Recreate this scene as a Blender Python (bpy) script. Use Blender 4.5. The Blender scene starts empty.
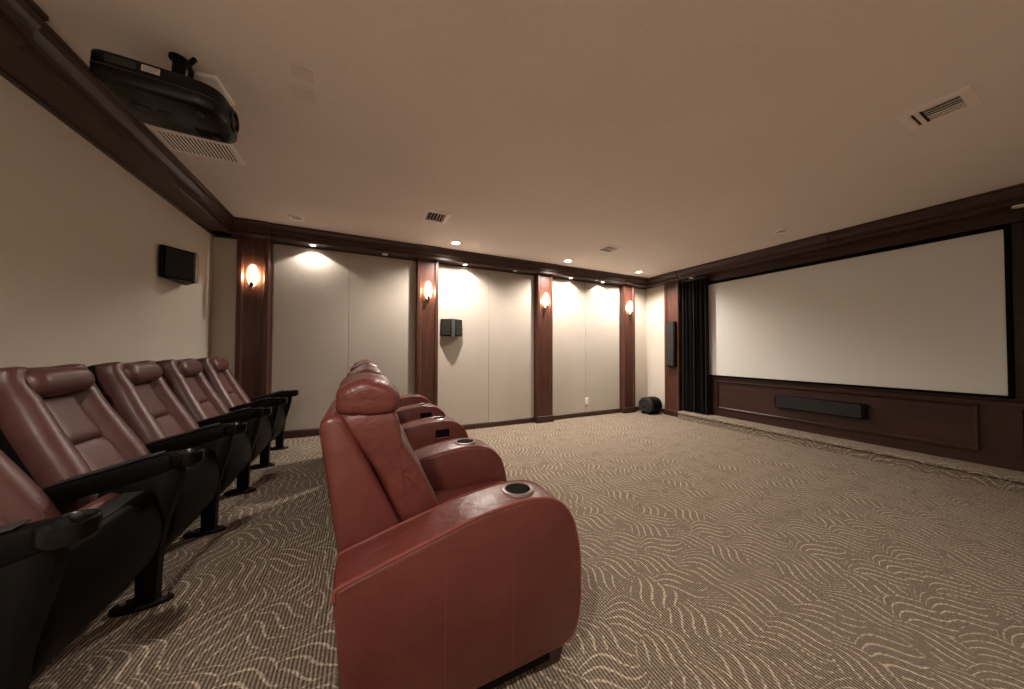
import bpy, bmesh, math, random
from mathutils import Vector, Matrix, noise
R = math.radians
sc = bpy.context.scene
col = sc.collection
random.seed(4)

# ------------------------------------------------------------------ room numbers (metres)
YF = 4.225      # far wall
YN = -0.63      # wall behind the camera
XL = -1.417     # left (rear) wall
XS = 4.95       # screen wall
XC = 4.87       # short wall beside the screen
H = 2.44        # ceiling
P = 0.123       # height of the seat platform
XP = -0.06      # platform edge
ST = 0.12       # stage height
XST = 4.67      # stage front

# ------------------------------------------------------------------ materials
def mat(name, color, rough=0.6, metal=0.0, spec=0.5, emit=None, estr=0.0, coat=0.0):
    m = bpy.data.materials.new(name); m.use_nodes = True
    b = m.node_tree.nodes['Principled BSDF']
    b.inputs['Base Color'].default_value = (*color, 1)
    b.inputs['Roughness'].default_value = rough
    b.inputs['Metallic'].default_value = metal
    b.inputs['Specular IOR Level'].default_value = spec
    b.inputs['Coat Weight'].default_value = coat
    if emit:
        b.inputs['Emission Color'].default_value = (*emit, 1)
        b.inputs['Emission Strength'].default_value = estr
    return m

class NT:
    """tiny node-tree helper"""
    def __init__(s, m):
        s.t = m.node_tree; s.b = s.t.nodes['Principled BSDF']
    def n(s, typ, **kw):
        nd = s.t.nodes.new(typ)
        for k, v in kw.items(): setattr(nd, k, v)
        return nd
    def l(s, a, b): s.t.links.new(a, b)
    def m(s, op, a, b=None, c=None):
        nd = s.n('ShaderNodeMath', operation=op)
        for i, v in enumerate((a, b, c)):
            if v is None: continue
            if isinstance(v, (int, float)): nd.inputs[i].default_value = v
            else: s.l(v, nd.inputs[i])
        return nd.outputs[0]
    def coords(s, scale=(1, 1, 1)):
        tc = s.n('ShaderNodeTexCoord'); mp = s.n('ShaderNodeMapping')
        mp.inputs['Scale'].default_value = scale
        s.l(tc.outputs['Object'], mp.inputs['Vector'])
        return mp.outputs['Vector']
    def noise(s, vec, scale, detail=3, rough=.55):
        nd = s.n('ShaderNodeTexNoise')
        nd.inputs['Scale'].default_value = scale; nd.inputs['Detail'].default_value = detail
        nd.inputs['Roughness'].default_value = rough
        s.l(vec, nd.inputs['Vector']); return nd.outputs['Fac']
    def ramp(s, fac, stops):
        nd = s.n('ShaderNodeValToRGB'); e = nd.color_ramp.elements
        while len(e) < len(stops): e.new(.5)
        for i, (p, c) in enumerate(stops):
            e[i].position = p; e[i].color = (*c, 1)
        s.l(fac, nd.inputs['Fac']); return nd.outputs['Color']
    def mix(s, fac, a, b):
        nd = s.n('ShaderNodeMix', data_type='RGBA')
        s.l(fac, nd.inputs[0]) if not isinstance(fac, (int, float)) else setattr(nd.inputs[0], 'default_value', fac)
        for i, v in ((6, a), (7, b)):
            if isinstance(v, tuple): nd.inputs[i].default_value = (*v, 1)
            else: s.l(v, nd.inputs[i])
        return nd.outputs[2]
    def bump(s, h, strength, dist):
        nd = s.n('ShaderNodeBump'); nd.inputs['Strength'].default_value = strength
        nd.inputs['Distance'].default_value = dist
        s.l(h, nd.inputs['Height']); s.l(nd.outputs[0], s.b.inputs['Normal'])
    def color(s, c): s.l(c, s.b.inputs['Base Color'])

def mul(c, k): return tuple(x * k for x in c)

def leather(name, c, rough, wrinkle=.35):
    m = mat(name, c, rough, spec=.55); t = NT(m); v = t.coords()
    f = t.noise(v, 5, 4)
    t.color(t.ramp(f, [(.25, mul(c, .78)), (.75, mul(c, 1.22))]))
    big = t.noise(v, 14, 3); fine = t.noise(v, 260, 2)
    h = t.m('ADD', t.m('MULTIPLY', big, 1.0), t.m('MULTIPLY', fine, .10))
    t.bump(h, wrinkle, .012)
    return m

def wood(name, c, rough=.38, axis=2):
    m = mat(name, c, rough, spec=.4, coat=.10); t = NT(m)
    m.node_tree.nodes['Principled BSDF'].inputs['Coat Roughness'].default_value = .25
    s = [22, 22, 22]; s[axis] = 1.3
    f = t.noise(t.coords(tuple(s)), 1.6, 6, .62)
    t.color(t.ramp(f, [(.28, mul(c, .60)), (.52, c), (.78, mul(c, 1.5))]))
    return m

def paint(name, c, scale, bump, rough=.85):
    m = mat(name, c, rough, spec=.25); t = NT(m); v = t.coords()
    f = t.noise(v, 1.1, 3); g = t.noise(v, scale, 3)
    t.color(t.mix(.35, t.ramp(f, [(.3, mul(c, .95)), (.7, mul(c, 1.05))]), t.ramp(g, [(.3, mul(c, .92)), (.7, mul(c, 1.07))])))
    t.bump(g, bump, .004)
    return m

def fabric(name, c):
    m = mat(name, c, .92, spec=.15); t = NT(m)
    a = t.noise(t.coords((260, 260, 40)), 1.0, 2); b = t.noise(t.coords((40, 40, 260)), 1.0, 2)
    w = t.m('ADD', t.m('MULTIPLY', a, .5), t.m('MULTIPLY', b, .5))
    big = t.noise(t.coords(), 3.0, 4)
    t.color(t.mix(.4, t.ramp(w, [(.35, mul(c, .86)), (.65, mul(c, 1.12))]), t.ramp(big, [(.3, mul(c, .95)), (.7, mul(c, 1.05))])))
    t.bump(w, .25, .002)
    return m

def carpet(name):
    m = mat(name, (.2, .14, .1), .97, spec=.08); t = NT(m)
    tc = t.n('ShaderNodeTexCoord'); pos = tc.outputs['Object']
    # gentle domain warp so the arcs never look drawn with a compass
    nz = t.n('ShaderNodeTexNoise'); nz.inputs['Scale'].default_value = 3.1; nz.inputs['Detail'].default_value = 1
    t.l(pos, nz.inputs['Vector'])
    sub = t.n('ShaderNodeVectorMath', operation='SUBTRACT'); sub.inputs[1].default_value = (.5, .5, .5)
    t.l(nz.outputs['Color'], sub.inputs[0])
    sca = t.n('ShaderNodeVectorMath', operation='SCALE'); sca.inputs['Scale'].default_value = .07
    t.l(sub.outputs[0], sca.inputs[0])
    add = t.n('ShaderNodeVectorMath', operation='ADD'); t.l(pos, add.inputs[0]); t.l(sca.outputs[0], add.inputs[1])
    # fold z in so that step faces carry the motif too
    sx = t.n('ShaderNodeSeparateXYZ'); t.l(add.outputs[0], sx.inputs[0])
    cx = t.n('ShaderNodeCombineXYZ')
    t.l(t.m('ADD', sx.outputs[0], sx.outputs[2]), cx.inputs[0]); t.l(sx.outputs[1], cx.inputs[1])
    def arcs(scale, spacing, curv, width, offset, a0, a1):
        off = t.n('ShaderNodeVectorMath', operation='ADD'); off.inputs[1].default_value = (offset, offset * .7, 0)
        t.l(cx.outputs[0], off.inputs[0])
        vo = t.n('ShaderNodeTexVoronoi', voronoi_dimensions='2D', feature='F1')
        vo.inputs['Scale'].default_value = scale; vo.inputs['Randomness'].default_value = .55
        t.l(off.outputs[0], vo.inputs['Vector'])
        loc = t.n('ShaderNodeVectorMath', operation='SUBTRACT')
        t.l(off.outputs[0], loc.inputs[0]); t.l(vo.outputs['Position'], loc.inputs[1])
        sc_ = t.n('ShaderNodeSeparateColor'); t.l(vo.outputs['Color'], sc_.inputs[0])
        ang = t.m('ADD', t.m('MULTIPLY', sc_.outputs[0], a1 - a0), a0)
        rot = t.n('ShaderNodeVectorRotate', rotation_type='Z_AXIS')
        t.l(loc.outputs[0], rot.inputs['Vector']); t.l(ang, rot.inputs['Angle'])
        s2 = t.n('ShaderNodeSeparateXYZ'); t.l(rot.outputs[0], s2.inputs[0])
        lx, ly = s2.outputs[0], s2.outputs[1]
        v = t.m('ADD', lx, t.m('MULTIPLY', t.m('MULTIPLY', ly, ly), curv))
        v = t.m('ADD', v, t.m('MULTIPLY', t.m('MULTIPLY', t.m('MULTIPLY', ly, ly), ly), curv * 10))
        s = t.m('SINE', t.m('MULTIPLY', v, 2 * math.pi / spacing))
        mr = t.n('ShaderNodeMapRange', interpolation_type='SMOOTHSTEP')
        mr.inputs[1].default_value = 1 - width - .12; mr.inputs[2].default_value = 1 - width + .22
        s = t.m('SUBTRACT', s, t.m('MULTIPLY', t.m('MULTIPLY', vo.outputs['Distance'], vo.outputs['Distance']), .35))
        s = t.m('ADD', s, t.m('MULTIPLY', t.m('SUBTRACT', t.noise(pos, 120, 1), .5), .9))
        t.l(s, mr.inputs[0])
        return mr.outputs[0]
    A = arcs(5.2, .043, 5.2, .26, 0.0, -.8, .9)
    br = t.noise(cx.outputs[0], 9, 1)
    brk = t.n('ShaderNodeMapRange'); brk.inputs[1].default_value = .31; brk.inputs[2].default_value = .38; t.l(br, brk.inputs[0])
    line = t.m('MULTIPLY', A, brk.outputs[0])
    # ribs along y
    s0 = t.n('ShaderNodeSeparateXYZ'); t.l(pos, s0.inputs[0])
    rib = t.m('SINE', t.m('MULTIPLY', t.m('ADD', s0.outputs[0], s0.outputs[2]), 2 * math.pi / .0125))
    rib01 = t.m('ADD', t.m('MULTIPLY', rib, .5), .5)
    knot = t.noise(pos, 120, 3, .75)
    base = t.mix(t.m('MULTIPLY', rib01, 1.0), (.076, .058, .044), (.31, .250, .194))
    lite = t.mix(rib01, (.30, .245, .186), (.60, .51, .40))
    c = t.mix(line, base, lite)
    kn = t.ramp(knot, [(.3, (.50, .50, .50)), (.7, (1.45, 1.45, 1.45))])
    mm = t.n('ShaderNodeMix', data_type='RGBA', blend_type='MULTIPLY'); mm.inputs[0].default_value = 1
    t.l(c, mm.inputs[6]); t.l(kn, mm.inputs[7])
    t.color(mm.outputs[2])
    hh = t.m('ADD', t.m('ADD', t.m('MULTIPLY', rib01, .6), t.m('MULTIPLY', line, .8)), knot)
    t.bump(hh, .5, .004)
    return m

M = {}
M['carpet'] = carpet('loop pile carpet')
M['ceiling'] = paint('tan ceiling paint', (.78, .70, .64), 60, .25)
M['wall'] = paint('cream wall paint', (.62, .56, .485), 90, .25)
M['fabric'] = fabric('acoustic wall fabric', (.49, .442, .388))
M['wood_x'] = wood('mahogany along x', (.046, .0195, .0135), axis=0)
M['wood_y'] = wood('mahogany along y', (.042, .0175, .012), axis=1)
M['wood_z'] = wood('mahogany upright', (.080, .030, .0195), axis=2)
M['red'] = leather('red recliner leather', (.118, .027, .0215), .36, .34)
M['redsoft'] = leather('soft red cushion leather', (.118, .027, .0215), .36, .75)
M['redpipe'] = leather('red piping leather', (.20, .050, .040), .30, .1)
M['maroon'] = leather('maroon seat leather', (.105, .040, .034), .40, .14)
M['maroonpad'] = leather('maroon pad leather', (.108, .045, .039), .44, .10)
M['black'] = mat('black moulded plastic', (.004, .0034, .0033), .5, spec=.1)
M['blackshiny'] = mat('black gloss plastic', (.005, .0042, .004), .26, spec=.3)
M['greyplastic'] = mat('grey moulded plastic', (.03, .03, .028), .5, spec=.25)
M['darkmetal'] = mat('dark metal', (.03, .03, .03), .35, .8)
M['chrome'] = mat('pale metal ring', (.30, .22, .20), .35, .5)
M['silver'] = mat('satin grey plastic', (.085, .08, .075), .35, .2)
M['grille'] = fabric('black speaker cloth', (.030, .028, .026))
M['greygrille'] = fabric('dark grey speaker cloth', (.035, .033, .031))
M['white'] = mat('white painted metal', (.86, .83, .78), .5)
M['ceilwhite'] = mat('ceiling coloured metal', (.82, .73, .665), .5)
M['duct'] = mat('brown duct shade', (.05, .038, .03), .9, spec=.1)  # flat plate colour standing in for the shade inside the vents
M['plate'] = mat('painted blank plate', (.72, .61, .555), .45)
M['void'] = mat('black liner and recess shade', (.006, .0045, .004), .9, spec=.1)  # black of the cup liners, also painted shade for arm recess and slots
M['screen'] = mat('matte screen cloth', (.68, .68, .65), .95, spec=.05)
M['velvet'] = mat('black velvet', (.004, .004, .004), 1.0, spec=.05)
M['drape'] = mat('dark drape', (.011, .0095, .009), .95, spec=.08)
M['drape'].node_tree.nodes['Principled BSDF'].inputs['Sheen Weight'].default_value = .04
M['seam'] = mat('stitched seam', (.19, .055, .045), .5)
M['foot'] = wood('dark foot wood', (.05, .018, .012), axis=0)
M['bulb_on'] = mat('lit halogen', (1, .9, .8), .4, emit=(1, .90, .76), estr=14)
M['bulb_off'] = mat('unlit lamp', (.36, .33, .30), .3)
M['shade'] = mat('glowing sconce glass', (.8, .72, .6), .4, emit=(1, .80, .58), estr=.55)
_t = NT(M['shade']); _v = _t.coords((16, 16, 7)); _g = _t.n('ShaderNodeTexGradient', gradient_type='SPHERICAL'); _t.l(_v, _g.inputs[0])
_n = _t.noise(_t.coords(), 60, 3)
_t.l(_t.m('ADD', _t.m('MULTIPLY', _g.outputs['Fac'], 1.6), _t.m('ADD', _t.m('MULTIPLY', _n, .35), .22)), _t.b.inputs['Emission Strength'])
M['paper'] = mat('paper sticker', (.55, .52, .48), .7)
M['ink'] = mat('grey print', (.12, .12, .12), .7)

# ------------------------------------------------------------------ mesh helpers
class MB:
    def __init__(s): s.bm = bmesh.new()
    def quadbox(s, c8):
        v = [s.bm.verts.new(p) for p in c8]
        for f in ((0, 3, 2, 1), (4, 5, 6, 7), (0, 1, 5, 4), (1, 2, 6, 5), (2, 3, 7, 6), (3, 0, 4, 7)):
            s.bm.faces.new([v[i] for i in f])
        return s
    def box(s, x0, x1, y0, y1, z0, z1):
        return s.quadbox([(x0, y0, z0), (x1, y0, z0), (x1, y1, z0), (x0, y1, z0), (x0, y0, z1), (x1, y0, z1), (x1, y1, z1), (x0, y1, z1)])
    def loft(s, rings, caps=True, closed=True):
        vs = [[s.bm.verts.new(p) for p in r] for r in rings]
        n = len(vs[0]); m = n if closed else n - 1
        for a, b in zip(vs[:-1], vs[1:]):
            for i in range(m):
                j = (i + 1) % n
                s.bm.faces.new((a[i], a[j], b[j], b[i]))
        if caps and closed:
            s.bm.faces.new(list(reversed(vs[0]))); s.bm.faces.new(vs[-1])
        return s
    def prism(s, poly, axis, a, b):
        """poly = 2D points; extruded along axis 'x','y' or 'z' from a to b"""
        f = {'x': lambda p, t: (t, p[0], p[1]), 'y': lambda p, t: (p[0], t, p[1]), 'z': lambda p, t: (p[0], p[1], t)}[axis]
        return s.loft([[f(p, a) for p in poly], [f(p, b) for p in poly]])
    def cyl(s, c, r, d, axis='z', n=32, r2=None):
        r2 = r if r2 is None else r2
        rings = []
        for t, rr in ((0, r), (d, r2)):
            ring = []
            for i in range(n):
                a = 2 * math.pi * i / n; u, w = rr * math.cos(a), rr * math.sin(a)
                ring.append({'z': (c[0] + u, c[1] + w, c[2] + t), 'x': (c[0] + t, c[1] + u, c[2] + w), 'y': (c[0] + w, c[1] + t, c[2] + u)}[axis])
            rings.append(ring)
        return s.loft(rings)
    def lathe(s, c, prof, axis='z', n=40):
        """prof = [(radius, height)]; open surface of revolution closed where radius is 0"""
        rings = []
        for rr, t in prof:
            rr = max(rr, 1e-4); ring = []
            for i in range(n):
                a = 2 * math.pi * i / n; u, w = rr * math.cos(a), rr * math.sin(a)
                ring.append({'z': (c[0] + u, c[1] + w, c[2] + t), 'x': (c[0] + t, c[1] + u, c[2] + w), 'y': (c[0] + w, c[1] + t, c[2] + u)}[axis])
            rings.append(ring)
        return s.loft(rings)
    def tube(s, pts, r, n=8, closed=False):
        pts = [Vector(p) for p in pts]; rings = []; N = len(pts)
        for i, p in enumerate(pts):
            a = pts[(i - 1) % N] if (closed or i > 0) else p
            b = pts[(i + 1) % N] if (closed or i < N - 1) else p
            d = (b - a).normalized()
            up = Vector((0, 1, 0)) if abs(d.y) < .9 else Vector((0, 0, 1))
            u = d.cross(up).normalized(); w = u.cross(d).normalized()
            rings.append([p + u * r * math.cos(2 * math.pi * k / n) + w * r * math.sin(2 * math.pi * k / n) for k in range(n)])
        if closed: rings.append(rings[0]); return s.loft(rings, caps=False)
        return s.loft(rings)
    def build(s, name, m, parent=None, smooth=False, bevel=0, seg=2, subsurf=0, angle=40):
        bmesh.ops.recalc_face_normals(s.bm, faces=s.bm.faces[:])
        me = bpy.data.meshes.new(name); s.bm.to_mesh(me); s.bm.free()
        o = bpy.data.objects.new(name, me); col.objects.link(o)
        if m: me.materials.append(m)
        if bevel:
            md = o.modifiers.new('bevel', 'BEVEL'); md.width = bevel; md.segments = seg; md.limit_method = 'ANGLE'; md.angle_limit = R(35)
            md.harden_normals = False
        if subsurf:
            md = o.modifiers.new('sub', 'SUBSURF'); md.levels = subsurf; md.render_levels = subsurf
        if smooth or bevel or subsurf:
            for p in me.polygons: p.use_smooth = True
            if not subsurf:
                for e in me.edges: pass
                try: me.set_sharp_from_angle(angle=R(angle))
                except Exception: pass
        if parent: o.parent = parent
        return o

def crom(pts, n=6, closed=False):
    out = []; N = len(pts)
    for i in range(N if closed else N - 1):
        g = lambda k: pts[k % N] if closed else pts[min(max(k, 0), N - 1)]
        p0, p1, p2, p3 = g(i - 1), g(i), g(i + 1), g(i + 2)
        for j in range(n):
            t = j / n
            out.append(tuple(.5 * ((2 * b) + (c - a) * t + (2 * a - 5 * b + 4 * c - d) * t * t + (3 * b - a - 3 * c + d) * t ** 3) for a, b, c, d in zip(p0, p1, p2, p3)))
    if not closed: out.append(tuple(pts[-1]))
    return out

def inset(poly, d):
    """moves a closed 2D polygon inwards by d along vertex normals"""
    N = len(poly); area = sum(poly[i][0] * poly[(i + 1) % N][1] - poly[(i + 1) % N][0] * poly[i][1] for i in range(N))
    sg = 1 if area > 0 else -1; out = []
    for i in range(N):
        a, b, c = Vector(poly[i - 1]), Vector(poly[i]), Vector(poly[(i + 1) % N])
        e1 = (b - a); e2 = (c - b)
        if e1.length < 1e-9: e1 = e2
        if e2.length < 1e-9: e2 = e1
        e1.normalize(); e2.normalize()
        n = Vector((-(e1.y + e2.y), e1.x + e2.x)) * sg
        if n.length < 1e-6: n = Vector((-e1.y, e1.x)) * sg
        n.normalize(); k = max(.5, n.dot(Vector((-e1.y, e1.x)) * sg))
        out.append(tuple(b + n * d / k))
    return out

def smooth01(a, b, x):
    t_ = min(1, max(0, (x - a) / (b - a))); return t_ * t_ * (3 - 2 * t_)
def thing(name, label, cat, loc=(0, 0, 0), group=None):
    o = bpy.data.objects.new(name, None); col.objects.link(o); o.location = loc
    o.empty_display_size = .1
    return tag(o, label, cat, group)
def tag(o, label, cat, group=None):
    o['label'] = label; o['category'] = cat
    if group: o['group'] = group
    return o
def struct(o, label=None):
    o['kind'] = 'structure'
    if label: o['label'] = label
    return o
def dup(root, loc, label, rotz=None):
    r = root.copy(); col.objects.link(r); r.location = loc; r['label'] = label
    if rotz is not None: r.rotation_euler = (0, 0, rotz)
    for ch in list(root.children):
        c = ch.copy(); col.objects.link(c); c.parent = r
        for g in list(ch.children):
            d = g.copy(); col.objects.link(d); d.parent = c
    return r

# ------------------------------------------------------------------ room shell
struct(MB().box(XL - .1, XS + .1, YN - .1, YF + .1, -.1, 0).build('floor', M['carpet']))
struct(MB().box(XL - .1, XS + .1, YN - .1, YF + .1, H, H + .1).build('ceiling', M['ceiling']))
struct(MB().box(XL - .1, XL, YN - .1, YF + .1, 0, H).build('wall_left', M['wall']))
struct(MB().box(XL, XS, YF, YF + .1, 0, H).build('wall_far', M['wall']))
struct(MB().box(XL, XS, YN - .1, YN, 0, H).build('wall_near', M['wall']))
struct(MB().box(XS, XS + .1, YN - .1, YF + .1, 0, H).build('wall_right', M['wood_y']))
struct(MB().box(XC, XS, 3.768, YF, 0, H).build('wall_corner', M['wall']))

def step(name, x0, x1, y0, y1, z, edge):
    """carpeted step with a rounded nosing on the side of increasing / decreasing x"""
    r = .025
    prof = [(0, 0), (0, z - 2 * r)]
    L = x1 - x0
    prof = [(L, 0), (0, 0), (0, z - r * 1.9)] + [(-.008 + r - r * math.cos(a), z - r + r * math.sin(a)) for a in [R(-60 + 15 * k) for k in range(11)]] + [(L, z)]
    if edge == 'left': poly = [(x0 + u, w) for u, w in prof]
    else: poly = [(x1 - u, w) for u, w in prof]
    return struct(MB().prism(poly, 'y', y0, y1).build(name, M['carpet'], smooth=True, angle=30))
step('seat_platform', XL, XP, YN, YF, P, 'right')
step('stage_platform', XST, XS, YN, 3.42, ST, 'left')

# wood crown: stepped moulding on a soffit box, run round the room
CR = [(0, H), (.235, H), (.235, H - .014), (.222, H - .02), (.217, H - .045), (.205, H - .066), (.196, H - .078), (.196, H - .10),
      (.178, H - .106), (.178, 2.302), (.170, 2.297), (.020, 2.297), (.020, 2.290), (.012, 2.283), (0, 2.283)]
def crown(name, kind, a, b, wallpos, sgn, m):
    prof = [(wallpos + sgn * p, z) for p, z in CR]
    if kind == 'x':   # runs along x on a wall of constant y
        return struct(MB().prism(prof, 'x', a, b).build(name, m))
    return struct(MB().prism(prof, 'y', a, b).build(name, m))
crown('trim_1', 'x', XL, XS, YF, -1, M['wood_x'])
crown('trim_2', 'y', YN, YF, XL, 1, M['wood_y'])
crown('trim_3', 'y', YN, YF, XS - .055, -1, M['wood_y'])
crown('trim_4', 'x', XL, XS, YN, 1, M['wood_x'])
# header board over the screen and a corner bead on the left wall
struct(MB().box(4.90, XS, YN, 3.49, 2.20, 2.31).build('trim_5', M['wood_y'], bevel=.004))

# crown break-outs above each pillar (and one at the left wall)
PILX = [-1.058, .752, 2.548, 4.325]
PW = .138
def breakout(name, prof_pos, sgn, axis, a, b, ex=.012):
    prof = [(prof_pos + sgn * (p + ex if p > .05 else p), z if z > H - .001 else z - .004) for p, z in CR[:11]] + [(prof_pos + sgn * 0, 2.293)]
    return struct(MB().prism(prof, axis, a, b).build(name, M['wood_x'] if axis == 'x' else M['wood_y']))
for i, px in enumerate(PILX):
    breakout('trim_%d' % (7 + i), YF, -1, 'x', px - PW - .005, px + PW + .005)
breakout('trim_11', XS - .055, -1, 'y', 3.44, 3.80)
breakout('trim_12', XL, 1, 'y', .70, 1.90, .03)
breakout('trim_13', XS - .055, -1, 'y', 1.58, 2.02)

# ------------------------------------------------------------------ pillars
def pillar(name, label, cx, along, face, back, a0, z0):
    """fluted edges: raised stiles either side of a flat field"""
    w = PW; d = abs(face - back); s = -1 if face < back else 1
    prof = [(-w, 0), (-w, d - .012), (-w + .008, d), (-w + .040, d), (-w + .058, d - .016), (w - .058, d - .016), (w - .040, d), (w - .008, d), (w, d - .012), (w, 0)]
    t = thing(name, label, 'pillar', (0, 0, 0), 'wooden pilasters')
    if along == 'x': poly = [(cx + u, back + s * v) for u, v in prof]
    else: poly = [(back + s * v, cx + u) for u, v in prof]
    MB().prism(poly, 'z', z0 + .10, 2.30).build('shaft', M['wood_z'], t)
    e = .014
    if along == 'x':
        y0, y1 = sorted((back, face + s * e))
        MB().box(cx - w - e, cx + w + e, y0, y1, z0, z0 + .10).build('plinth', M['wood_x'], t, bevel=.008)
    else:
        x0, x1 = sorted((back, face + s * e))
        MB().box(x0, x1, cx - w - e * .3, cx + w + e * .3, z0, z0 + .10).build('plinth', M['wood_y'], t, bevel=.008)
    return t
PL = ['dark wood pilaster with lit sconce behind the theatre seats, nearest the left corner',
      'wood pilaster with lit sconce rising behind the recliner arms',
      'middle wood pilaster between the two brightly lit wall panels, white outlet to its right',
      'wood pilaster with lit sconce near the far right corner beside the round subwoofer']
for px, lb in zip(PILX, PL):
    pillar('pilaster', lb, px, 'x', YF - .12, YF - .002, 0, P if px < 0 else 0)
pillar('pilaster', 'wood pilaster carrying the tall narrow speaker beside the left drape', 3.622, 'y', 4.78, XS - .002, 0, 0)

# ------------------------------------------------------------------ fabric panels, baseboards
def panel(label, x0, x1, z0, z1, joint):
    t = thing('acoustic_panel', label, 'wall panel', (0, 0, 0), 'fabric wall panels')
    MB().box(x0, joint - .0015, YF - .022, YF - .002, z0, z1).build('fabric_sheet', M['fabric'], t, bevel=.003)
    MB().box(joint + .0015, x1, YF - .022, YF - .002, z0, z1).build('fabric_sheet', M['fabric'], t, bevel=.003)
panel('grey fabric wall panel with one seam behind theatre seats and recliner backs', PILX[0] + PW + .016, PILX[1] - PW - .016, .0, 2.283, -.167)
panel('grey fabric wall panel with the small black speaker mounted on it', PILX[1] + PW + .016, PILX[2] - PW - .016, .0, 2.283, 1.64)
panel('grey fabric wall panel with the white wall outlet near its foot', PILX[2] + PW + .016, PILX[3] - PW - .016, .0, 2.283, 3.40)
def base(name, x0, x1, z0, h):
    prof = [(YF - .0225, z0), (YF - .036, z0), (YF - .036, z0 + h - .02), (YF - .030, z0 + h - .006), (YF - .0225, z0 + h)]
    struct(MB().prism(prof, 'x', x0, x1).build(name, M['wood_x']))
base('baseboard_platform', XL + .025, PILX[0] - PW - .015, P, .09)
base('baseboard_left', PILX[0] + PW + .015, XP - .012, P, .088)
base('baseboard_middle', XP, PILX[1] - PW - .015, 0, .08)
base('baseboard_center', PILX[1] + PW + .015, PILX[2] - PW - .015, 0, .075)
base('baseboard_far', PILX[2] + PW + .015, PILX[3] - PW - .015, 0, .075)
base('baseboard_corner', PILX[3] + PW + .015, XC, 0, .075)
struct(MB().box(XC - .014, XC, 3.78, YF - .037, 0, .075).build('baseboard_right', M['wood_y'], bevel=.004))

# ------------------------------------------------------------------ screen wall
struct(MB().box(4.925, XS, YN, 3.49, ST, .72).build('wainscot', M['wood_y']))
struct(MB().prism([(4.93, .722), (4.905, .722), (4.90, .714), (4.905, .70), (4.918, .69), (4.926, .685), (4.93, .685)], 'y', YN, 3.49).build('trim_14', M['wood_y'], smooth=True))
def mould(name, y0, y1, z0, z1):
    b = MB(); w = .026
    pr = [(0, 0), (0, .014), (.004, .026), (.012, .026), (.020, .010), (w, .006), (w, 0)]
    xs = 4.925
    rings = []
    for (yy, zz, sy, sz) in ((y0, z0, 1, 1), (y1, z0, -1, 1), (y1, z1, -1, -1), (y0, z1, 1, -1)):
        rings.append([(xs - h, yy + sy * u, zz + sz * u) for u, h in pr])
    rings.append(rings[0])
    b.loft(rings, caps=False)
    struct(b.build(name, M['wood_y']))
mould('trim_15', .69, 2.945, .235, .655)
mould('trim_16', -.45, .50, .235, .655)
t = thing('projection_screen', 'wide white projection screen in a black frame on the dark wood wall', 'screen', (0, 0, 0))
MB().box(4.908, 4.925, .548, 3.052, .742, 2.158).build('screen_surface', M['screen'], t)
fw = .03
b = MB()
rings = []
for (yy, zz, sy, sz) in ((.548 - fw, .742 - .022, 1, 1), (3.052 + fw, .742 - .022, -1, 1), (3.052 + fw, 2.158 + fw, -1, -1), (.548 - fw, 2.158 + fw, 1, -1)):
    k = .022 / fw if sz == 1 else 1
    rings.append([(4.925, yy, zz), (4.893, yy, zz), (4.889, yy + sy * .008, zz + sz * .006), (4.893, yy + sy * fw, zz + sz * fw * k), (4.925, yy + sy * fw, zz + sz * fw * k)])
rings.append(rings[0]); b.loft(rings, caps=False)
b.build('black_frame', M['velvet'], t)

def curtain(label, y0, y1, x, z0, z1, folds, seed):
    rnd = random.Random(seed); n = folds * 22; nz = 14
    ph = [rnd.uniform(.75, 1.25) for _ in range(folds)]
    b = MB(); rings = []
    for k in range(nz + 1):
        f = k / nz; z = z0 + (z1 - z0) * f; ring = []
        amp = .036 * (1 - .45 * f)
        for i in range(n + 1):
            u = i / n; a = u * folds
            fi = min(int(a), folds - 1)
            fr = a - fi; w_ = ph[fi] * (1 - smooth01(.8, 1, fr)) + ph[min(fi + 1, folds - 1)] * smooth01(.8, 1, fr)
            xx = x + amp * w_ * math.cos(2 * math.pi * a + .9 * math.sin(2.3 * a)) + .006 * math.sin(7 * u + 3 * f)
            yy = y0 + (y1 - y0) * u + .010 * math.sin(2 * math.pi * a * 2 + 1.5) * (1 - f)
            ring.append((xx, yy, z))
        back = [(p[0] + .006, p[1], p[2]) for p in reversed(ring)]
        rings.append(ring + back)
    b.loft(rings)
    t = thing('drape', label, 'curtain', (0, 0, 0), 'black stage drapes')
    b.build('drape_cloth', M['drape'], t, smooth=True, angle=80)
    MB().box(x - .015, x + .015, y0, y1, z1, z1 + .03).build('curtain_track', M['darkmetal'], t)
    return t
curtain('black drape hanging left of the screen beside the wood pilaster', 3.02, 3.462, 4.83, ST + .004, 2.262, 7, 1)
curtain('black drape at the right edge of the photo beyond the screen', -.10, .455, 4.835, ST + .004, 2.262, 7, 2)

t = thing('soundbar_speaker', 'long black horizontal speaker on the wood panel under the screen', 'speaker', (0, 0, 0))
MB().box(4.872, 4.926, 1.365, 2.185, .378, .540).build('cabinet', M['black'], t, bevel=.006)
MB().box(4.862, 4.873, 1.395, 2.165, .386, .532).build('speaker_grille', M['grille'], t, bevel=.004)
MB().box(4.8605, 4.8625, 1.93, 2.00, .515, .519).build('badge', M['silver'], t)
t = thing('column_speaker', 'tall narrow grey speaker on the wood pilaster left of the drape', 'speaker', (0, 0, 0))
MB().box(4.735, 4.796, 3.515, 3.688, .845, 1.615).build('cabinet', M['black'], t, bevel=.006)
MB().box(4.722, 4.737, 3.535, 3.684, .855, 1.605).build('speaker_grille', M['greygrille'], t, bevel=.008)
MB().cyl((4.7195, 3.61, 1.20), .008, .003, 'x', 16).build('badge', M['silver'], t)

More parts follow.
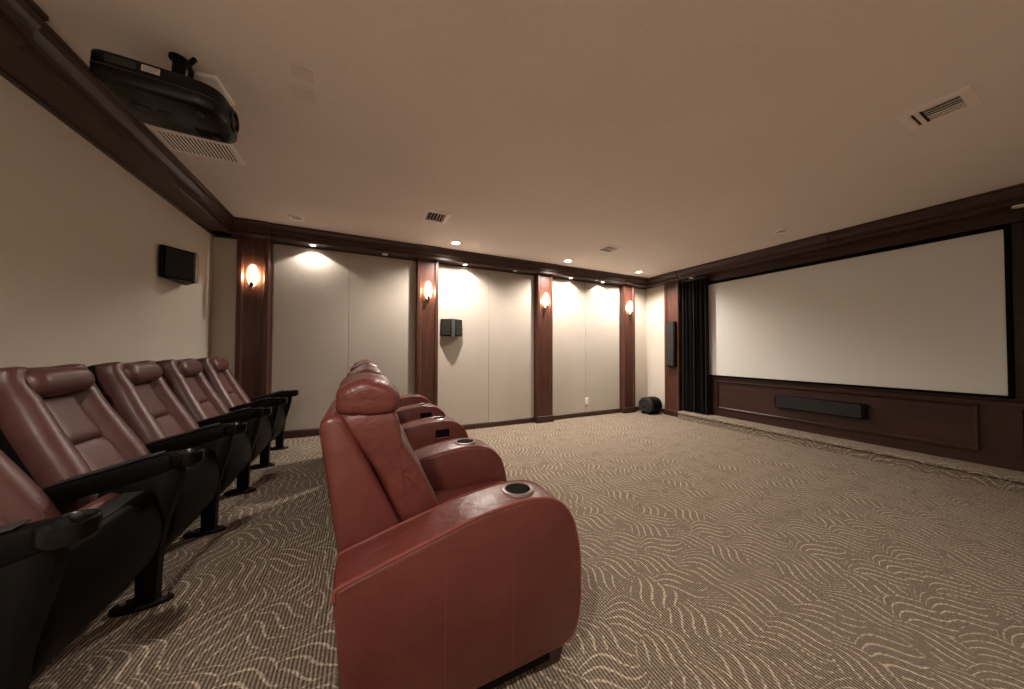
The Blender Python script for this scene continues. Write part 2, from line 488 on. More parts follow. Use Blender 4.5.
# subwoofer: lying barrel with round front grille
t = thing('subwoofer', 'round black barrel subwoofer on the carpet in the far right corner', 'speaker', (4.47, 3.915, 0))
r = .142; cz = r + .012
def barrel(x0, x1, rr, flat):
    pts = []
    for i in range(48):
        a = 2 * math.pi * i / 48; y, z = rr * math.cos(a), rr * math.sin(a)
        pts.append((y, max(z, -rr + flat)))
    return pts
b = MB(); b.loft([[(x, y, z + cz) for y, z in barrel(0, 0, rr, .02)] for x, rr in ((.055, r - .02), (.06, r - .004), (.075, r), (.25, r), (.29, r - .015), (.30, r - .04))])
b.build('cabinet', M['black'], t, smooth=True)
b = MB(); b.loft([[(x, y, z + cz) for y, z in barrel(0, 0, rr, .02)] for x, rr in ((0.0, r - .022), (.004, r - .006), (.02, r), (.048, r), (.055, r - .008))])
b.build('front_ring', M['greyplastic'], t, smooth=True)
MB().lathe((-.002, 0, cz), [(0, -.012), (.03, -.014), (.045, -.005), (.06, .004), (.085, -.002), (.102, -.008), (.108, 0), (.108, .006)], 'x').build('speaker_cone', M['grille'], t, smooth=True, angle=60)
for y in (-.08, .08):
    MB().box(.03, .26, y - .015, y + .015, 0, .035).build('rubber_foot', M['black'], t, bevel=.004)

# surround speakers: two slanted grilles meeting a slim nose
def surround(label, loc, rot, w, h, d):
    t = thing('surround_speaker', label, 'speaker', loc); t.rotation_euler = (0, 0, rot)
    hw = w / 2; n = .028
    MB().prism([(-hw, 0), (hw, 0), (hw, .022), (n + .004, d - .006), (-n - .004, d - .006), (-hw, .022)], 'z', -h / 2, h / 2).build('cabinet', M['black'], t, bevel=.005)
    for s in (-1, 1):
        p0 = Vector((s * (hw - .006), .030)); p1 = Vector((s * (n + .010), d - .006)); nn = Vector((s * (d - .03), hw - n)).normalized() * .006
        poly = [tuple(p0), tuple(p1), tuple(p1 + nn), tuple(p0 + nn)]
        MB().prism(poly, 'z', -h / 2 + .012, h / 2 - .012).build('speaker_grille', M['grille'], t, bevel=.002)
    MB().prism([(-n, d - .007), (n, d - .007), (n * .8, d + .004), (-n * .8, d + .004)], 'z', -h / 2 - .004, h / 2 + .004).build('nose_strip', M['silver'], t, bevel=.004)
    MB().box(-.05, .05, -.012, .002, -.07, .07).build('wall_mount', M['darkmetal'], t)
    return t
surround('black wedge speaker high on the left cream wall', (XL + .012, 3.44, 1.785), R(-90), .36, .245, .145)
surround('black wedge speaker on the lit fabric panel beside the second pilaster', (1.083, YF - .036, 1.418), R(180), .295, .23, .11)

# outlet
t = thing('wall_outlet', 'small white outlet plate low on the far fabric panel', 'outlet', (3.43, YF - .022, .258))
MB().box(-.036, .036, -.007, 0, -.06, .06).build('cover_plate', M['white'], t, bevel=.003)
for z in (-.024, .024): MB().cyl((0, -.0095, z), .017, .003, 'y', 20).build('socket', M['white'], t)

# ------------------------------------------------------------------ sconces
def make_sconce(loc, label):
    t = thing('wall_sconce', label, 'wall lamp', loc, 'lit wall sconces')
    # leaf-shaped half shell: notched top and bottom
    b = MB(); rings = []; nu = 20; nv = 24; hh = .118; ww = .042
    for k in range(nv + 1):
        v = -1 + 2 * k / nv; ring = []
        for i in range(nu + 1):
            u = -1 + 2 * i / nu
            wv = ww * (1 - abs(v) ** 2.2) ** .55 + .008
            z = v * hh * (1 - .10 * max(0, abs(v) - .55) / .45 * max(0, 1 - abs(u) * 2.2))
            y = -.075 * (1 - .55 * u * u) * (1 - .35 * v * v)
            ring.append((wv * u, y, z))
        rings.append(ring + [(p[0] * .93, p[1] + .005, p[2]) for p in reversed(ring)])
    b.loft(rings); b.build('glass_shade', M['shade'], t, smooth=True, angle=70)
    MB().lathe((0, 0, -.085), [(0, -.014), (.022, -.014), (.028, -.006), (.028, 0)], 'y', 24).build('back_plate', M['darkmetal'], t, smooth=True)
    MB().tube([(0, -.012, -.085), (0, -.04, -.105), (0, -.062, -.112), (0, -.070, -.100)], .007).build('arm', M['darkmetal'], t, smooth=True)
    MB().prism([(-.012, -.125), (.012, -.125), (.016, -.095), (0, -.078), (-.016, -.095)], 'y', -.068, -.056).build('finial', M['darkmetal'], t, bevel=.002)
    return t
SL = ['glowing oval wall sconce on the dark pilaster behind the theatre seats', 'glowing oval wall sconce on the pilaster behind the recliner arms',
      'glowing oval wall sconce on the middle pilaster of the lit wall', 'glowing oval wall sconce on the pilaster nearest the far right corner']
SY = YF - .12 + .016
s0 = make_sconce((PILX[0], SY, 1.89), SL[0])
for px, lb in list(zip(PILX, SL))[1:]: dup(s0, (px, SY, 1.89), lb)

# ------------------------------------------------------------------ lamps in soffit and ceiling
def downlight(loc, lit, label, r=.052, group='recessed ceiling lights', name='recessed_light'):
    t = thing(name, label, 'ceiling light', loc, group)
    MB().lathe((0, 0, 0), [(r * .74, .0), (r * .78, -.009), (r * .98, -.011), (r * 1.10, -.006), (r * 1.13, .0)], 'z', 32).build('trim_ring', M['white'], t, smooth=True)
    MB().lathe((0, 0, 0), [(0, -.0035), (r * .45, -.0045), (r * .72, -.002), (r * .76, 0)], 'z', 24).build('lamp', M['bulb_on'] if lit else M['bulb_off'], t, smooth=True)
    return t
CLX = [(-.625, 3.72, 0, 'unlit recessed ceiling light above the left end of the lit wall'),
       (1.015, 3.72, 1, 'lit recessed ceiling light in front of the second pilaster'),
       (2.706, 3.74, 1, 'lit recessed ceiling light in front of the middle pilaster'),
       (4.155, 3.74, 1, 'lit recessed ceiling light near the far right corner'),
       (4.153, 1.77, 0, 'unlit recessed ceiling light in front of the screen')]
for x, y, lit, lb in CLX: downlight((x, y, H), lit, lb, .062)
SF = [(-.53, 1, 'lit soffit spot right of the first pilaster'), (.225, 0, 'unlit soffit spot left of the second pilaster'),
      (1.25, 1, 'lit soffit spot above the wall speaker panel'), (2.02, 0, 'unlit soffit spot left of the middle pilaster'),
      (3.03, 1, 'lit soffit spot right of the middle pilaster'), (3.70, 1, 'lit soffit spot left of the far right pilaster')]
for x, lit, lb in SF: downlight((x, YF - .115, 2.297), lit, lb, .030, 'soffit spots over the fabric panels', 'soffit_spot')
downlight((4.775, 3.24, 2.297), 0, 'unlit soffit spot above the left drape', .034, 'soffit spots by the drapes', 'soffit_spot')
downlight((4.775, .46, 2.297), 0, 'unlit soffit spot above the right drape', .034, 'soffit spots by the drapes', 'soffit_spot')

# ------------------------------------------------------------------ ceiling vents, plates, grille
def register(loc, w, d, label, rot=0):
    t = thing('ceiling_vent', label, 'air vent', loc, 'ceiling air vents'); t.rotation_euler = (0, 0, rot)
    a, c = w / 2, d / 2; i = .045
    rings = []
    for (x, y, sx, sy) in ((-a, -c, 1, 1), (a, -c, -1, 1), (a, c, -1, -1), (-a, c, 1, -1)):
        rings.append([(x, y, 0), (x + sx * .004, y + sy * .004, -.005), (x + sx * (i - .006), y + sy * (i - .006), -.011), (x + sx * i, y + sy * i, -.008), (x + sx * i, y + sy * i, 0)])
    rings.append(rings[0]); MB().loft(rings, caps=False).build('vent_frame', M['ceilwhite'], t)
    MB().box(-a + i, a - i, -c + i, c - i, -.003, -.001).build('duct_shade_plate', M['duct'], t)  # dark sheet painted as the shaded cavity behind the louvers
    y = c - i - .022
    MB().quadbox([(-a + i, y - .010, -.010), (a - i, y - .010, -.010), (a - i, y - .006, -.012), (-a + i, y - .006, -.012), (-a + i, y + .008, -.003), (a - i, y + .008, -.003), (a - i, y + .012, -.004), (-a + i, y + .012, -.004)]).build('long_louver', M['ceilwhite'], t)
    n = 6
    for k in range(n):
        x = -a + i + (k + .5) * (2 * a - 2 * i) / n; s = 1 if k >= n / 2 else -1
        MB().quadbox([(x - .002, -c + i, -.001), (x + .001, -c + i, -.001), (x + .001, y - .02, -.001), (x - .002, y - .02, -.001),
                      (x + s * .003 - .002, -c + i, -.010), (x + s * .003 + .001, -c + i, -.010), (x + s * .003 + .001, y - .02, -.010), (x + s * .003 - .002, y - .02, -.010)]).build('short_louver', M['ceilwhite'], t)
    return t
register((.63, 3.085, H), .26, .28, 'small square ceiling vent above the recliners', 0)
register((2.86, 3.065, H), .27, .26, 'small square ceiling vent between the lit ceiling lights and screen', 0)
register((2.835, .50, H), .26, .25, 'ceiling vent nearest the right edge of the photo', 0)
t = thing('return_grille', 'white slatted return grille in the ceiling beyond the projector', 'air vent', (-.98, 2.695, H))
a, c, i = .20, .125, .022
rings = []
for (x, y, sx, sy) in ((-a, -c, 1, 1), (a, -c, -1, 1), (a, c, -1, -1), (-a, c, 1, -1)):
    rings.append([(x, y, 0), (x, y, -.004), (x + sx * i, y + sy * i, -.009), (x + sx * i, y + sy * i, 0)])
rings.append(rings[0]); MB().loft(rings, caps=False).build('grille_frame', M['white'], t)
MB().box(-a + i, a - i, -c + i, c - i, -.002, -.001).build('duct_shade_plate', M['duct'], t)  # dark sheet in place of the shaded hollow above the slats
b = MB()
for k in range(18):
    x = -a + i + (k + .5) * (2 * a - 2 * i) / 18
    b.quadbox([(x - .004, -c + i, -.008), (x - .002, -c + i, -.008), (x - .002, c - i, -.008), (x - .004, c - i, -.008), (x + .002, -c + i, -.003), (x + .004, -c + i, -.003), (x + .004, c - i, -.003), (x + .002, c - i, -.003)])
b.build('slats', M['white'], t)
def plate(x, y, s, rot, label):
    o = MB().box(-s / 2, s / 2, -s / 2, s / 2, -.006, 0).build('ceiling_cover_plate', M['plate'], bevel=.003)
    o.location = (x, y, H); o.rotation_euler = (0, 0, rot); tag(o, label, 'cover plate', 'blank ceiling plates')
plate(-.277, 1.748, .085, R(2), 'blank square ceiling plate, upper of the pair right of the projector')
plate(-.296, 1.892, .098, R(-4), 'blank square ceiling plate, lower of the pair right of the projector')

# ------------------------------------------------------------------ projector
t = thing('projector', 'black projector hanging from the ceiling above the theatre seats', 'projector', (-.80, 1.95, 2.19)); t.rotation_euler = (0, R(2.5), 0)
# body outline in plan (x forward to the screen)
plan = crom([(-.195, -.10), (-.185, -.142), (-.10, -.150), (.06, -.150), (.15, -.140), (.195, -.10), (.205, 0), (.195, .10), (.15, .140), (.0, .150), (-.15, .148), (-.19, .12)], 4, True)
b = MB(); b.loft([[(x * k, y * k2, z) for x, y in plan] for k, k2, z in ((.86, .82, -.004), (.95, .93, 0), (1.0, 1.0, .014), (1.0, 1.0, .100), (.985, .98, .110), (.93, .92, .116))])
b.build('body', M['blackshiny'], t, smooth=True, angle=50)
b = MB(); b.loft([[(x * k, y * k, z) for x, y in plan] for k, z in ((1.004, .050), (1.008, .053), (1.004, .056))]); b.build('seam_line', M['greyplastic'], t, smooth=True)
MB().lathe((.205, 0, .052), [(.052, -.03), (.052, .004), (.047, .012), (.041, .012), (.036, .0), (.02, .006), (0, .009)], 'x').build('lens', M['blackshiny'], t, smooth=True, angle=40)
MB().lathe((.200, 0, .052), [(.060, -.03), (.062, .004), (.056, .008), (.053, .004)], 'x').build('lens_ring', M['greyplastic'], t, smooth=True)
MB().box(-.15, -.06, -.1525, -.146, .068, .095).build('connector_panel', M['greyplastic'], t, bevel=.002)
st = MB().box(-.045, .010, -.1535, -.148, .072, .097).build('sticker', M['paper'], t)
b = MB()
for k in range(3): b.box(-.040, .005 - .012 * (k == 2), -.154, -.1534, .090 - .007 * k, .0925 - .007 * k)
b.build('printed_lines', M['ink'], st)
for x in (-.13, -.05):
    MB().box(x, x + .05, -.02, .02, -.009, -.003).build('lamp_cover_latch', M['greyplastic'], t, bevel=.003)
for x, y in ((.12, -.09), (.12, .09), (-.13, 0)): MB().cyl((x, y, -.016), .014, .014, 'z', 16).build('levelling_foot', M['greyplastic'], t, bevel=.003)
b = MB()
for k in range(9): b.box(.05 + .012 * k, .056 + .012 * k, .05, .11, -.007, -.003)
b.build('vent_slots', M['void'], t)  # black bars on the underside, slot shade put in as colour
for sx, sy in ((-1, -1), (1, -1), (1, 1), (-1, 1)):
    MB().tube([(.015 + sx * .02, -.035 + sy * .02, .160), (.015 + sx * .07, -.035 + sy * .06, .125), (.015 + sx * .09, -.035 + sy * .085, .108)], .009).build('mount_arm', M['black'], t, smooth=True)
MB().cyl((.015, -.035, .140), .022, .102, 'z', 24).build('mount_pole', M['black'], t, smooth=True, angle=40)
MB().cyl((.015, -.035, .238), .035, .012, 'z', 32).build('mount_plate', M['black'], t, smooth=True, angle=40)
cab = MB().tube(crom([(.08, -.10, .108), (.09, -.115, .15), (.07, -.09, .20), (.08, -.07, .248)], 6), .010).build('cable', M['black'], t, smooth=True)
o = MB().box(-.04, .04, -.09, .09, -.020, 0).build('ceiling_junction_plate', M['white'], bevel=.006)
o.location = (-.688, 2.045, H); o.rotation_euler = (0, 0, R(-6)); tag(o, 'pale ceiling junction plate just behind the hanging projector', 'cover plate')

# ------------------------------------------------------------------ recliners
AP = .628; AY0 = .985; HW = .0835
top_pts = [(-.064, .470), (-.063, .490), (-.052, .507), (.02, .527), (.096, .548), (.22, .578), (.313, .600), (.44, .616), (.513, .617), (.584, .604), (.639, .570), (.679, .514), (.704, .420), (.712, .335), (.710, .215), (.692, .130), (.665, .096), (.640, .085)]
arm_poly = crom(top_pts, 4) + [(.50, .082), (.25, .082), (.02, .082), (-.02, .086), (-.032, .100), (-.048, .28)]
rec_group = 'red leather recliners in the front row'

def arm_mesh():
    b = MB(); rings = []
    for y, d in ((-HW, .016), (-HW + .004, .007), (-HW + .012, .001), (-HW + .025, 0), (0, -.004), (HW - .025, 0), (HW - .012, .001), (HW - .004, .007), (HW, .016)):
        rings.append([(x, y, z) for x, z in inset(arm_poly, d)])
    b.loft(rings)
    o = b.build('armrest', M['red'])
    cut = MB().cyl((.497, 0, .555), .046, .12, 'z', 40).build('cutter', None)
    md = o.modifiers.new('bool', 'BOOLEAN'); md.object = cut; md.operation = 'DIFFERENCE'; md.solver = 'EXACT'
    dg = bpy.context.evaluated_depsgraph_get()
    me = bpy.data.meshes.new_from_object(o.evaluated_get(dg)); me.name = 'armrest'
    o.modifiers.clear(); o.data = me
    bpy.data.objects.remove(cut)
    for p in me.polygons: p.use_smooth = True
    me.set_sharp_from_angle(angle=R(32))
    return o

def add_arm(parent, y, pocket, seams=False):
    arm = arm_mesh(); arm.parent = parent; arm.location = (0, y, 0)
    zc = .621
    # insulated cup: liner and bright ring
    MB().lathe((.497, 0, zc), [(0, -.062), (.040, -.062), (.043, -.056), (.044, -.002), (.0445, .001)], 'z', 40).build('cup_liner', M['void'], arm, smooth=True)
    MB().lathe((.497, 0, zc), [(.043, -.004), (.0445, .003), (.049, .005), (.056, .003), (.058, -.003)], 'z', 40).build('cup_ring', M['chrome'], arm, smooth=True)
    n_top = len(crom(top_pts, 4))
    for s in (-1, 1):
        line = [(x, s * (HW - .007), z) for x, z in inset(arm_poly, .003)[1:n_top - 2]]
        MB().tube(line, .0055, 8).build('piping', M['redpipe'], arm, smooth=True)
    for x, z1 in (((.222, .566), (.440, .604)) if seams else ()):
        MB().tube([(x + .0, -HW - .0005, .10), (x + .002, -HW - .0005, z1)], .0014, 6).build('stitched_seam', M['seam'], arm, smooth=True)
    if pocket:
        q = MB().box(.452, .552, -HW - .003, -HW + .01, .502, .562).build('control_recess_shade', M['void'], arm, bevel=.006)  # black block on the arm face, recess shade put in as colour
        MB().box(.458, .546, -HW - .012, -HW, .498, .508).build('release_handle', M['redpipe'], arm, bevel=.003)
    return arm

def puff(y0, y1, sec, ny=13, power=5, squash=.90, seed=0, wr=.006):
    """closed x-z section inflated across y: ends round off like a stuffed cushion"""
    b = MB(); rings = []
    cx_ = sum(p[0] for p in sec) / len(sec); cz_ = sum(p[1] for p in sec) / len(sec)
    for k in range(ny):
        u = -1 + 2 * k / (ny - 1); u = math.copysign(abs(u) ** .75, u)
        f = (1 - abs(u) ** power) ** (1 / power) if abs(u) < 1 else 0
        f = squash + (1 - squash) * f if abs(u) < .999 else squash * .86
        y = (y0 + y1) / 2 + (y1 - y0) / 2 * u
        ring = []
        for x, z in sec:
            q = Vector((cx_ + (x - cx_) * f, y, cz_ + (z - cz_) * f))
            n = noise.noise(q * 9 + Vector((seed, seed * 2, 0))) + .5 * noise.noise(q * 22 + Vector((0, seed, 0)))
            d = Vector((x - cx_, 0, z - cz_)).normalized()
            ring.append(tuple(q + d * n * wr))
        rings.append(ring)
    def dome(ring, s_):
        out = []
        for kk, dy in ((.88, .0035), (.66, .006), (.40, .007), (.15, .0072), (.02, .0072)):
            out.append([(cx_ + (p[0] - cx_) * kk, p[1] + s_ * dy + s_ * .004 * noise.noise(Vector((p[0] * 9, seed, p[2] * 9))) * (1 - kk), cz_ + (p[2] - cz_) * kk) for p in ring])
        return out
    rings = dome(rings[0], -1)[::-1] + rings + dome(rings[-1], 1)
    b.loft(rings); return b

def recliner(k, label, pocket=False, last=False):
    t = thing('recliner', label, 'recliner', (0, AY0 + AP * (k + .5), 0), rec_group)
    A = AP / 2 ; W = A - HW - .004
    add_arm(t, -A, pocket, k == 0)
    if last: add_arm(t, A, False)
    # backrest shell with side wings
    shell = [(-.028, .125), (-.048, .30), (-.066, .50), (-.092, .69), (-.117, .865), (-.114, .893), (-.098, .906), (-.064, .910), (-.050, .895), (.000, .79), (.050, .68), (.125, .52), (.21, .36), (.21, .125)]
    b = MB()
    b.loft([[(x, y, z) for x, z in inset(shell, d)] for y, d in ((-W, .016), (-W + .006, .006), (-W + .018, 0), (W - .018, 0), (W - .006, .006), (W, .016))])
    b.build('backrest_shell', M['red'], t, smooth=True, angle=50)
    bc = [(-.068, .915), (-.050, .862), (.010, .765), (.060, .665), (.125, .52), (.17, .43), (.25, .415), (.285, .45), (.266, .53), (.215, .64), (.172, .722), (.142, .775), (.122, .812), (.116, .845), (.108, .885), (.085, .918), (.0, .935)]
    puff(-W + .016, W - .016, crom(bc, 3, True), seed=k + 1, wr=.007, squash=.965, power=9, ny=19).build('back_cushion', M['redsoft'], t, smooth=True, angle=70)
    pil = [(-.080, .945), (-.070, .906), (-.02, .893), (.045, .896), (.096, .902), (.113, .930), (.106, .970), (.072, 1.002), (.020, 1.016), (-.034, 1.004), (-.074, .980)]
    puff(-W + .014, W - .014, crom(pil, 3, True), seed=k + 21, wr=.013, squash=.91, power=7, ny=19).build('head_pillow', M['redsoft'], t, smooth=True, angle=70)
    seat = [(.17, .33), (.17, .435), (.25, .445), (.40, .437), (.55, .440), (.66, .432), (.70, .405), (.70, .36), (.67, .335), (.40, .325)]
    puff(-W + .014, W - .014, crom(seat, 3, True), seed=k + 31, wr=.004, squash=.93).build('seat_cushion', M['red'], t, smooth=True, angle=70)
    ft = [(.60, .10), (.60, .335), (.67, .345), (.695, .32), (.70, .22), (.695, .12), (.67, .09)]
    puff(-W + .014, W - .014, crom(ft, 3, True), seed=k + 41, wr=.002, squash=.95).build('footrest', M['red'], t, smooth=True, angle=70)
    MB().box(-.01, .60, -A - HW + .03, A + (HW - .03 if last else -HW), .03, .10).build('base_frame', M['black'], t, bevel=.006)
    for y in ((-A, A) if last else (-A,)):
        for x0, x1, sl in ((.545, .665, .02), (.0, .10, 0)):
            MB().quadbox([(x0, y - .045, 0), (x1 - sl, y - .045, 0), (x1 - sl, y + .045, 0), (x0, y + .045, 0), (x0, y - .055, .088), (x1, y - .055, .088), (x1, y + .055, .088), (x0, y + .055, .088)]).build('foot', M['foot'], t, bevel=.005)
    return t
recliner(0, 'nearest red leather recliner, its broad curved side arm facing us')
recliner(1, 'second red recliner from the camera, just beyond the nearest one')
recliner(2, 'third red recliner from the camera, dark control recess in its arm', True)
recliner(3, 'farthest red recliner, end of the row by the far wall', True, True)

# ------------------------------------------------------------------ theatre seats
SEATY = [1.15, 1.706, 2.232, 2.755, 3.272, 3.788]
def smooth01(a, b, x):
    t_ = min(1, max(0, (x - a) / (b - a))); return t_ * t_ * (3 - 2 * t_)
# centre-line of the padded back (local x, z above platform); s runs 0 bottom .. 1 top
BK = crom([(-.905, .30), (-.945, .42), (-1.003, .54), (-1.076, .68), (-1.130, .80), (-1.160, .922)], 8)
def bk(s):
    f = s * (len(BK) - 1); i = min(int(f), len(BK) - 2); u = f - i
    p = Vector(BK[i]).lerp(Vector(BK[i + 1]), u); d = (Vector(BK[i + 1]) - Vector(BK[i])).normalized()
    return p, Vector((d.y, -d.x))      # point, forward normal
def halfw(s): return .226 - .036 * smooth01(.25, .80, s) - .012 * smooth01(.9, 1, s)
def seatback():
    """leather hull: side bolsters, recessed middle"""
    b = MB(); rings = []; nv = 46; nu = 36
    for k in range(nv + 1):
        s = k / nv; p, n = bk(s); hw = halfw(s); ring = []
        edge = (1 - ((s - .5) / .5) ** 10) if s > .5 else 1
        for i in range(nu + 1):
            u = -1 + 2 * i / nu; y = hw * u; a = abs(u)
            bul = max(0.0, 1 - ((a - .75) / .29) ** 2) ** .5 if a > .46 else 0.0
            h = -.036 + .064 * bul * (1 - .40 * smooth01(.78, .92, s))
            h += .012 * smooth01(.80, .9, s)
            h *= 1.0
            if s > .97: h -= .02 * ((s - .97) / .03) ** 2
            q = p + n * h
            ring.append((q.x, y, q.y))
        # rear side of the hull
        rear = []
        # neck recess under the roll is deepest in the middle
        for i in range(nu, -1, -2):
            u = -1 + 2 * i / nu; q = p - n * (.135 - .03 * u * u - (.03 * ((s - .9) / .1) ** 2 if s > .9 else 0))
            rear.append((q.x, hw * .985 * u, q.y + .0))
        rings.append(ring + rear)
    b.loft(rings); return b
def pad(s0, s1, w0, w1, h0, crown_):
    b = MB(); rings = []; nv = 14; nu = 14
    for k in range(nv + 1):
        f = k / nv; s = s0 + (s1 - s0) * f; p, n = bk(s); w = w0 + (w1 - w0) * f; top = []; bot = []
        ef = (1 - abs(2 * f - 1) ** 6)
        for i in range(nu + 1):
            u = -1 + 2 * i / nu; eu = (1 - abs(u) ** 6)
            q = p + n * (h0 + crown_ * min(ef, eu) ** .5); top.append((q.x, w * u, q.y))
            q = p + n * (h0 - .03); bot.append((q.x, w * u, q.y))
        rings.append(top + bot[::-1])
    b.loft(rings); return b
def headroll():
    b = MB(); rings = []; p, n = bk(.875)
    for k in range(25):
        u = -1 + 2 * k / 24; f = (1 - abs(u) ** 9) ** .5 if abs(u) < 1 else 0
        f = max(f, .55); ring = []
        for i in range(24):
            a = 2 * math.pi * i / 24
            q = p + n * (.005 + .048 * f * math.cos(a)) + Vector((-n.y, n.x)) * (.058 * f * math.sin(a))
            ring.append((q.x, (.140) * u, q.y))
        rings.append(ring)
    b.loft(rings); return b

def make_arm(t, y):
    """black blade arm with a cup holder at its front end"""
    arm_side = crom([(-1.02, .455), (-1.03, .480), (-1.0, .498), (-.85, .536), (-.76, .562), (-.70, .575), (-.655, .578)], 4) + [(-.64, .55), (-.66, .515), (-.74, .490), (-.85, .462), (-.98, .440)]
    b = MB()
    b.loft([[(x, yy, z) for x, z in inset(arm_side, d)] for yy, d in ((-.030, .010), (-.026, .003), (-.018, 0), (.018, 0), (.026, .003), (.030, .010))])
    arm = b.build('armrest', M['black'], t, smooth=True, angle=45); arm.location = (0, y, 0)
    MB().lathe((-.640, 0, .545), [(0, -.02), (.036, -.02), (.040, .0), (.0425, .028), (.046, .031), (.050, .028), (.050, -.008), (.044, -.022), (.03, -.028), (0, -.028)], 'z', 36).build('cup_holder', M['blackshiny'], arm, smooth=True, angle=50)
    b = MB(); b.loft([[(x, yy, z) for x, z in [(-.985, .503), (-.85, .539), (-.76, .565), (-.71, .576), (-.71, .583), (-.76, .574), (-.85, .548), (-.985, .511)]] for yy in (-.022, .022)])
    b.build('arm_pad', M['greyplastic'], arm, bevel=.003)
    return arm
def make_standard(t, y):
    side = crom([(-.712, .02), (-.708, .15), (-.695, .28), (-.660, .42), (-.645, .52)], 4) + [(-.70, .525), (-.86, .485), (-.88, .42), (-.80, .30), (-.77, .18), (-.77, .02)]
    b = MB(); b.loft([[(x, yy, z) for x, z in inset(side, d)] for yy, d in ((-.026, .008), (-.020, 0), (.020, 0), (.026, .008))])
    o = b.build('standard', M['black'], t, smooth=True, angle=45); o.location = (0, y, 0)
    pl = crom([(-.668, 0), (-.690, .020), (-.72, .030), (-.77, .034), (-.82, .030), (-.845, 0), (-.82, -.030), (-.77, -.034), (-.72, -.030), (-.690, -.020)], 4, True)
    f = MB().loft([[(x, yy, z) for x, yy in pl] for z in (0, .014)] + [[(-.755 + (x + .755) * .88, yy * .8, .022) for x, yy in pl]]).build('foot_plate', M['blackshiny'], o, smooth=True, angle=40)
    for x in (-.695, -.81):
        MB().cyl((x, 0, .020), .009, .010, 'z', 6).build('bolt', M['chrome'], o)

def theatre_seat(y0, y1, label, proto=None, last=False):
    yc = (y0 + y1) / 2; A = (y1 - y0) / 2
    t = thing('theatre_seat', label, 'theatre seat', (0, yc, P), 'maroon theatre seats in the back row')
    make_standard(t, -A); make_arm(t, -A)
    if last: make_standard(t, A); make_arm(t, A)
    bb = seatback().build('backrest', M['maroon'], t, smooth=True, angle=75)
    bs = MB(); rg = []
    for k in range(21):
        sv = .06 + .93 * k / 20; pp, nn = bk(sv); hw = halfw(sv) + .006
        rg.append([((pp - nn * dd).x, yy, (pp - nn * dd).y) for yy, dd in ((-hw - .003, .055), (-hw - .003, .125), (-hw * .8, .158), (hw * .8, .158), (hw + .003, .125), (hw + .003, .055), (hw * .8, .130), (-hw * .8, .130))])
    bs.loft(rg); bs.build('back_shell', M['black'], bb, smooth=True, angle=40)
    headroll().build('headrest', M['maroon'], bb, smooth=True, angle=75)
    pad(.50, .80, .100, .088, -.022, .016).build('upper_pad', M['maroonpad'], bb, smooth=True, angle=60)
    pad(.05, .49, .125, .106, -.022, .016).build('lower_pad', M['maroonpad'], bb, smooth=True, angle=60)
    # tipped-up seat: cushion behind, black pan in front
    pan = [(-.640, .492), (-.634, .44), (-.638, .36), (-.660, .27), (-.705, .190), (-.760, .140), (-.800, .135), (-.820, .16), (-.790, .25), (-.745, .36), (-.725, .44), (-.725, .478), (-.70, .490)]
    pan = crom([(x - .080 * (z - .135) / .357, .135 + (z - .135) * .90) for x, z in pan], 4, True)
    b = MB(); w = A - .036
    b.loft([[(x, yy, z) for x, z in inset(pan, d)] for yy, d in ((-w, .014), (-w + .008, .004), (-w + .022, 0), (w - .022, 0), (w - .008, .004), (w, .014))])
    sp = b.build('seat_pan', M['black'], t, smooth=True, angle=50)
    MB().box(-.790, -.728, -w + .02, w - .02, .448, .460).build('seat_edge_plate', M['greyplastic'], sp, bevel=.004)
    cu = crom([(-.786, .452), (-.792, .470), (-.815, .474), (-.845, .452), (-.880, .40), (-.905, .32), (-.920, .22), (-.905, .165), (-.860, .150), (-.835, .17), (-.838, .25), (-.815, .34), (-.796, .41)], 3, True)
    puff(-w + .013, w - .013, cu, seed=3, wr=.002, squash=.92).build('seat_cushion', M['maroon'], t, smooth=True, angle=70)
    return t
TL = ['theatre seat at the photo\'s left bottom edge, only partly in view', 'large maroon theatre seat at the left edge, second nearest to us',
      'middle maroon theatre seat of the row along the left wall', 'maroon theatre seat second from the far wall', 'maroon theatre seat at the far end of the row by the dark pilaster']
for k in range(5):
    theatre_seat(SEATY[k], SEATY[k + 1], TL[k], last=(k == 4))

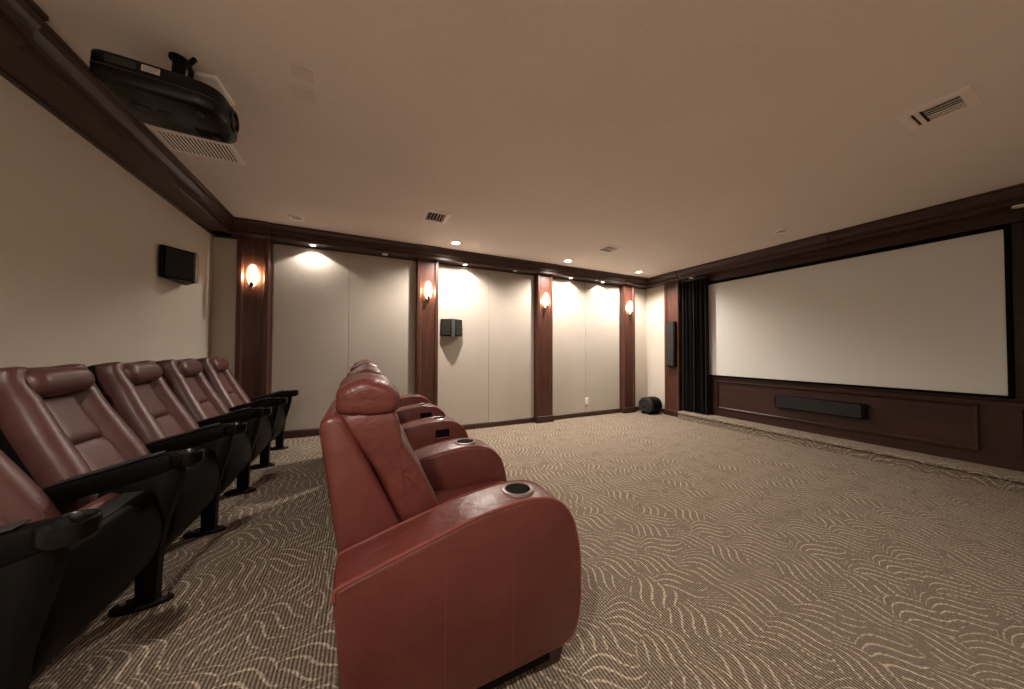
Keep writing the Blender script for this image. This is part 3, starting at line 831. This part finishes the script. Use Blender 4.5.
# ------------------------------------------------------------------ lights
def spot(name, loc, energy, size, blend, rad, color, rot=(0, 0, 0)):
    l = bpy.data.lights.new(name, 'SPOT'); l.energy = energy; l.spot_size = R(size); l.spot_blend = blend; l.shadow_soft_size = rad; l.color = color
    o = bpy.data.objects.new(name, l); o.location = loc; o.rotation_euler = rot; col.objects.link(o); return o
def point(name, loc, energy, rad, color):
    l = bpy.data.lights.new(name, 'POINT'); l.energy = energy; l.shadow_soft_size = rad; l.color = color
    o = bpy.data.objects.new(name, l); o.location = loc; col.objects.link(o); return o
WARM = (1, .89, .785); WARMER = (1, .76, .50)
for x, lit, lb in SF:
    if lit: spot('soffit lamp', (x, YF - .115, 2.285), 4.2, 128, .2, .012, WARM, (R(0), 0, 0))
for x, y, lit, lb in CLX:
    if lit: spot('ceiling lamp', (x, y, H - .012), 55, 150, .6, .03, WARM)
for px in PILX:
    point('sconce lamp', (px, SY - .036, 1.89), 1.4, .012, WARMER)
# unseen ceiling lamps, added behind the camera to light left wall and aisle
for x, e, lb in ((-.625, 54, 'leftmost behind the camera'), (1.015, 9, 'middle one behind the camera'), (2.706, 7, 'rightmost behind the camera')):
    downlight((x, -.13, H), 1, 'added unseen ceiling light, ' + lb, .062)
    spot('ceiling lamp', (x, -.13, H - .012), e, 150, .6, .05, WARM)

w = bpy.data.worlds.new('room'); sc.world = w; w.use_nodes = True
w.node_tree.nodes['Background'].inputs[0].default_value = (.9, .8, .7, 1)
w.node_tree.nodes['Background'].inputs[1].default_value = .02

# ------------------------------------------------------------------ camera
cam = bpy.data.cameras.new('camera'); co = bpy.data.objects.new('camera', cam); col.objects.link(co)
cam.sensor_width = 36; cam.lens = 309.43 / 1024 * 36; cam.clip_start = .02
yaw, pitch, roll = R(25.633), R(1.1145), R(.1925)
F = Vector((math.sin(yaw) * math.cos(pitch), math.cos(yaw) * math.cos(pitch), math.sin(pitch)))
Rt = Vector((math.cos(yaw), -math.sin(yaw), 0)); U = Rt.cross(F)
Rt, U = Rt * math.cos(roll) + U * math.sin(roll), -Rt * math.sin(roll) + U * math.cos(roll)
mx = Matrix((( Rt.x, U.x, -F.x, 0), (Rt.y, U.y, -F.y, 0), (Rt.z, U.z, -F.z, 1.11), (0, 0, 0, 1)))
co.matrix_world = mx
sc.camera = co

sc.view_settings.view_transform = 'Standard'; sc.view_settings.look = 'None'
sc.view_settings.gamma = 1; sc.view_settings.use_curve_mapping = False
sc.view_settings.exposure = 1.8
sc.cycles.use_denoising = True
sc.cycles.diffuse_bounces = 6; sc.cycles.max_bounces = 12
